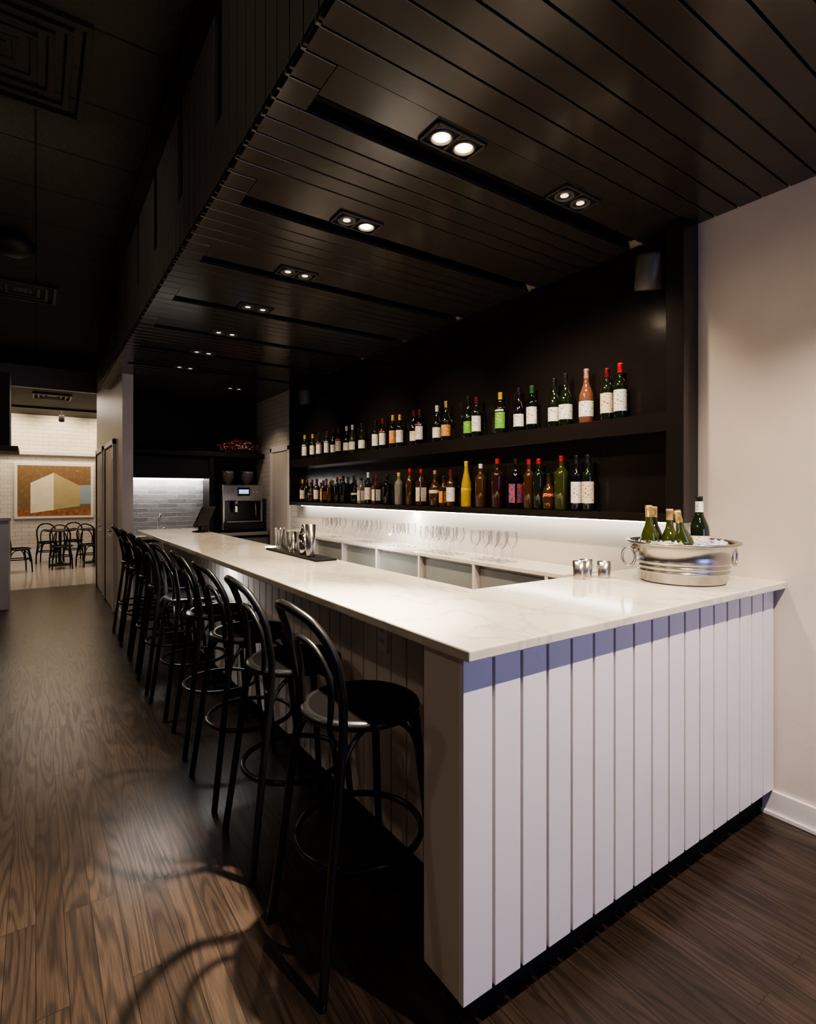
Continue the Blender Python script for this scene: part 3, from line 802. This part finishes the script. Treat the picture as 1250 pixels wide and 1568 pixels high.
for hx in (-0.16, 0.12):
    m_.lathe([(0.03, 0.68), (0.035, 0.70), (0.085, 0.76), (0.09, 0.86), (0.085, 0.88), (0, 0.885)], M_spk, Matrix.Translation((hx, 0.0, 0)), 20)
    m_.lathe([(0.091, 0.85), (0.093, 0.86), (0.091, 0.87)], M_steel, Matrix.Translation((hx, 0.0, 0)), 20)
m_.done('bean_hoppers', e)
m_ = MB()
for fx in (-0.24, 0.24):
    for fy in (-0.18, 0.2): m_.lathe([(0, 0), (0.02, 0), (0.016, 0.03), (0, 0.03)], M_blackm, Matrix.Translation((fx, fy, 0)), 12)
m_.done('feet', e)

MB().box(-0.15, 0.15, -0.012, 0.012, 0.0, 0.23, M_blackg, 0.006, Matrix.Translation((0, 0, 0.06)) @ Matrix.Rotation(0.45, 4, 'X')).lathe([(0, 0), (0.08, 0), (0.08, 0.01), (0.02, 0.02), (0.018, 0.1), (0, 0.1)], M_blackm).done('point_of_sale_tablet', loc=(1.43, 5.95, ZT))
bpy.data.objects['point_of_sale_tablet'].rotation_euler = (0, 0, 0.9)

r_ = MB()
r_.box(-0.26, 0.26, -0.09, 0.09, 0, 0.05, M_blackm, 0.01)
mw = mat('dried_flower_white', (0.6, 0.5, 0.45), 0.7); mg = mat('dried_leaf', (0.12, 0.07, 0.04), 0.7)
for i in range(300):
    x_ = random.gauss(0, 0.15); x_ = max(-0.29, min(0.29, x_)); y_ = random.uniform(-0.11, 0.11)
    z_ = 0.05+random.random()*0.17*(1-abs(x_)/0.5)
    r_.ball((x_, y_, z_), random.uniform(0.008, 0.02), random.choice([M_red, M_red, mw, mg]), 1)
r_.done('dried_flower_arrangement', loc=(2.52, 8.12, 2.10))

MB().box(-1.3, -0.29, 8.7, 9.3, 0, 1.15, M_board, 0.004).box(-1.32, -0.27, 8.68, 9.32, 1.15, 1.19, M_marble, 0.004).done('service_counter')
MB().box(-2.49, -0.28, 8.7, 9.3, 2.12, 3.07, M_blackm, 0.006).box(-2.49, -0.19, 8.62, 9.4, 2.05, 2.12, M_vent, 0.004).box(-1.2, -0.8, 8.85, 9.15, 3.07, ZM, M_blackm).done('extractor_hood')

def diffuser(x, y, s, z=ZM):
    d = MB()
    h = s/2
    k = 0
    while h > 0.06:
        zz = -0.03+0.006*k
        w_ = 0.030
        for (a0, a1, b0, b1) in ((-h, h, -h, -h+w_), (-h, h, h-w_, h), (-h, -h+w_, -h+w_, h-w_), (h-w_, h, -h+w_, h-w_)):
            d.box(a0, a1, b0, b1, zz, 0.0, M_vent, 0.003)
        h -= 0.075; k += 1
    d.box(-0.05, 0.05, -0.05, 0.05, -0.01, 0, M_vent, 0.003)
    d.done('ceiling_air_diffuser', loc=(x, y, z))
diffuser(-0.17, 3.38, 0.80)
diffuser(-0.12, 7.3, 0.62)
diffuser(0.25, 11.9, 0.6, 3.3)
dm = MB(); dm.lathe([(0, 0), (0.09, 0), (0.085, -0.05), (0.16, -0.08), (0.15, -0.14), (0.08, -0.19), (0, -0.20)], M_vent, None, 28)
dm.done('dome_ceiling_fixture', loc=(-0.16, 5.75, ZM))
# added warm fill lamps over the left aisle, out of view
for (x, y, pw) in ((-1.5, 0.8, 25), (-1.5, 4.2, 60), (-1.2, 7.6, 55)):
    h_ = MB(); h_.lathe([(0.09, 0), (0.09, -0.012), (0.075, -0.014), (0.07, -0.002)], M_vent, None, 28).lathe([(0, -0.003), (0.07, -0.003)], M_lampdim, None, 28)
    h_.done('hall_fill_lamp', loc=(x, y, ZM))
    spot('hall_fill_beam', (x, y, ZM-0.04), pw, (1.0, 0.80, 0.62), (x+0.3, y, 0), 150, 0.8, 0.07)
# added track heads and fill beams, out of view, brightening the slatted fascia
for y in (1.6, 4.0):
    h_ = MB(); h_.lathe([(0, 0.05), (0.04, 0.05), (0.045, -0.06), (0.038, -0.06), (0, -0.045)], M_vent, Matrix.Rotation(-0.9, 4, 'Y'), 20)
    h_.tube([(0, 0, 0), (0, 0, 0.15)], 0.01, M_vent); h_.done('track_spotlight', loc=(-1.1, y, ZM-0.15))
    spot('fascia_fill_beam', (-1.03, y, ZM-0.22), 26, (1.0, 0.85, 0.72), (XE, y+0.5, 3.2), 95, 1.0, 0.05)

# ------------------------------------------------------------------ added blue fill light, standing for daylight from the unseen window
area('window_fill', (1.84, -2.58, 1.65), 1.4, 2.0, 38, (0.38, 0.44, 1.0), (0.0, 1, -0.1))

w = bpy.data.worlds.new('world'); S.world = w; w.use_nodes = True
bg = w.node_tree.nodes['Background']; bg.inputs[0].default_value = (0.25, 0.32, 0.5, 1); bg.inputs[1].default_value = 0.15

# ------------------------------------------------------------------ camera
cd = bpy.data.cameras.new('camera'); cam = bpy.data.objects.new('camera', cd); COL.objects.link(cam)
cd.sensor_fit = 'HORIZONTAL'; cd.sensor_width = 36; cd.lens = 827/1250*36
cd.shift_y = -29/1250
cd.clip_start = 0.05
cam.location = (0, 0, 1.51)
cam.rotation_euler = (math.radians(90), 0, math.radians(-34.58))
S.camera = cam
S.view_settings.view_transform = 'AgX'
try: S.view_settings.look = 'AgX - Medium High Contrast'
except Exception: pass
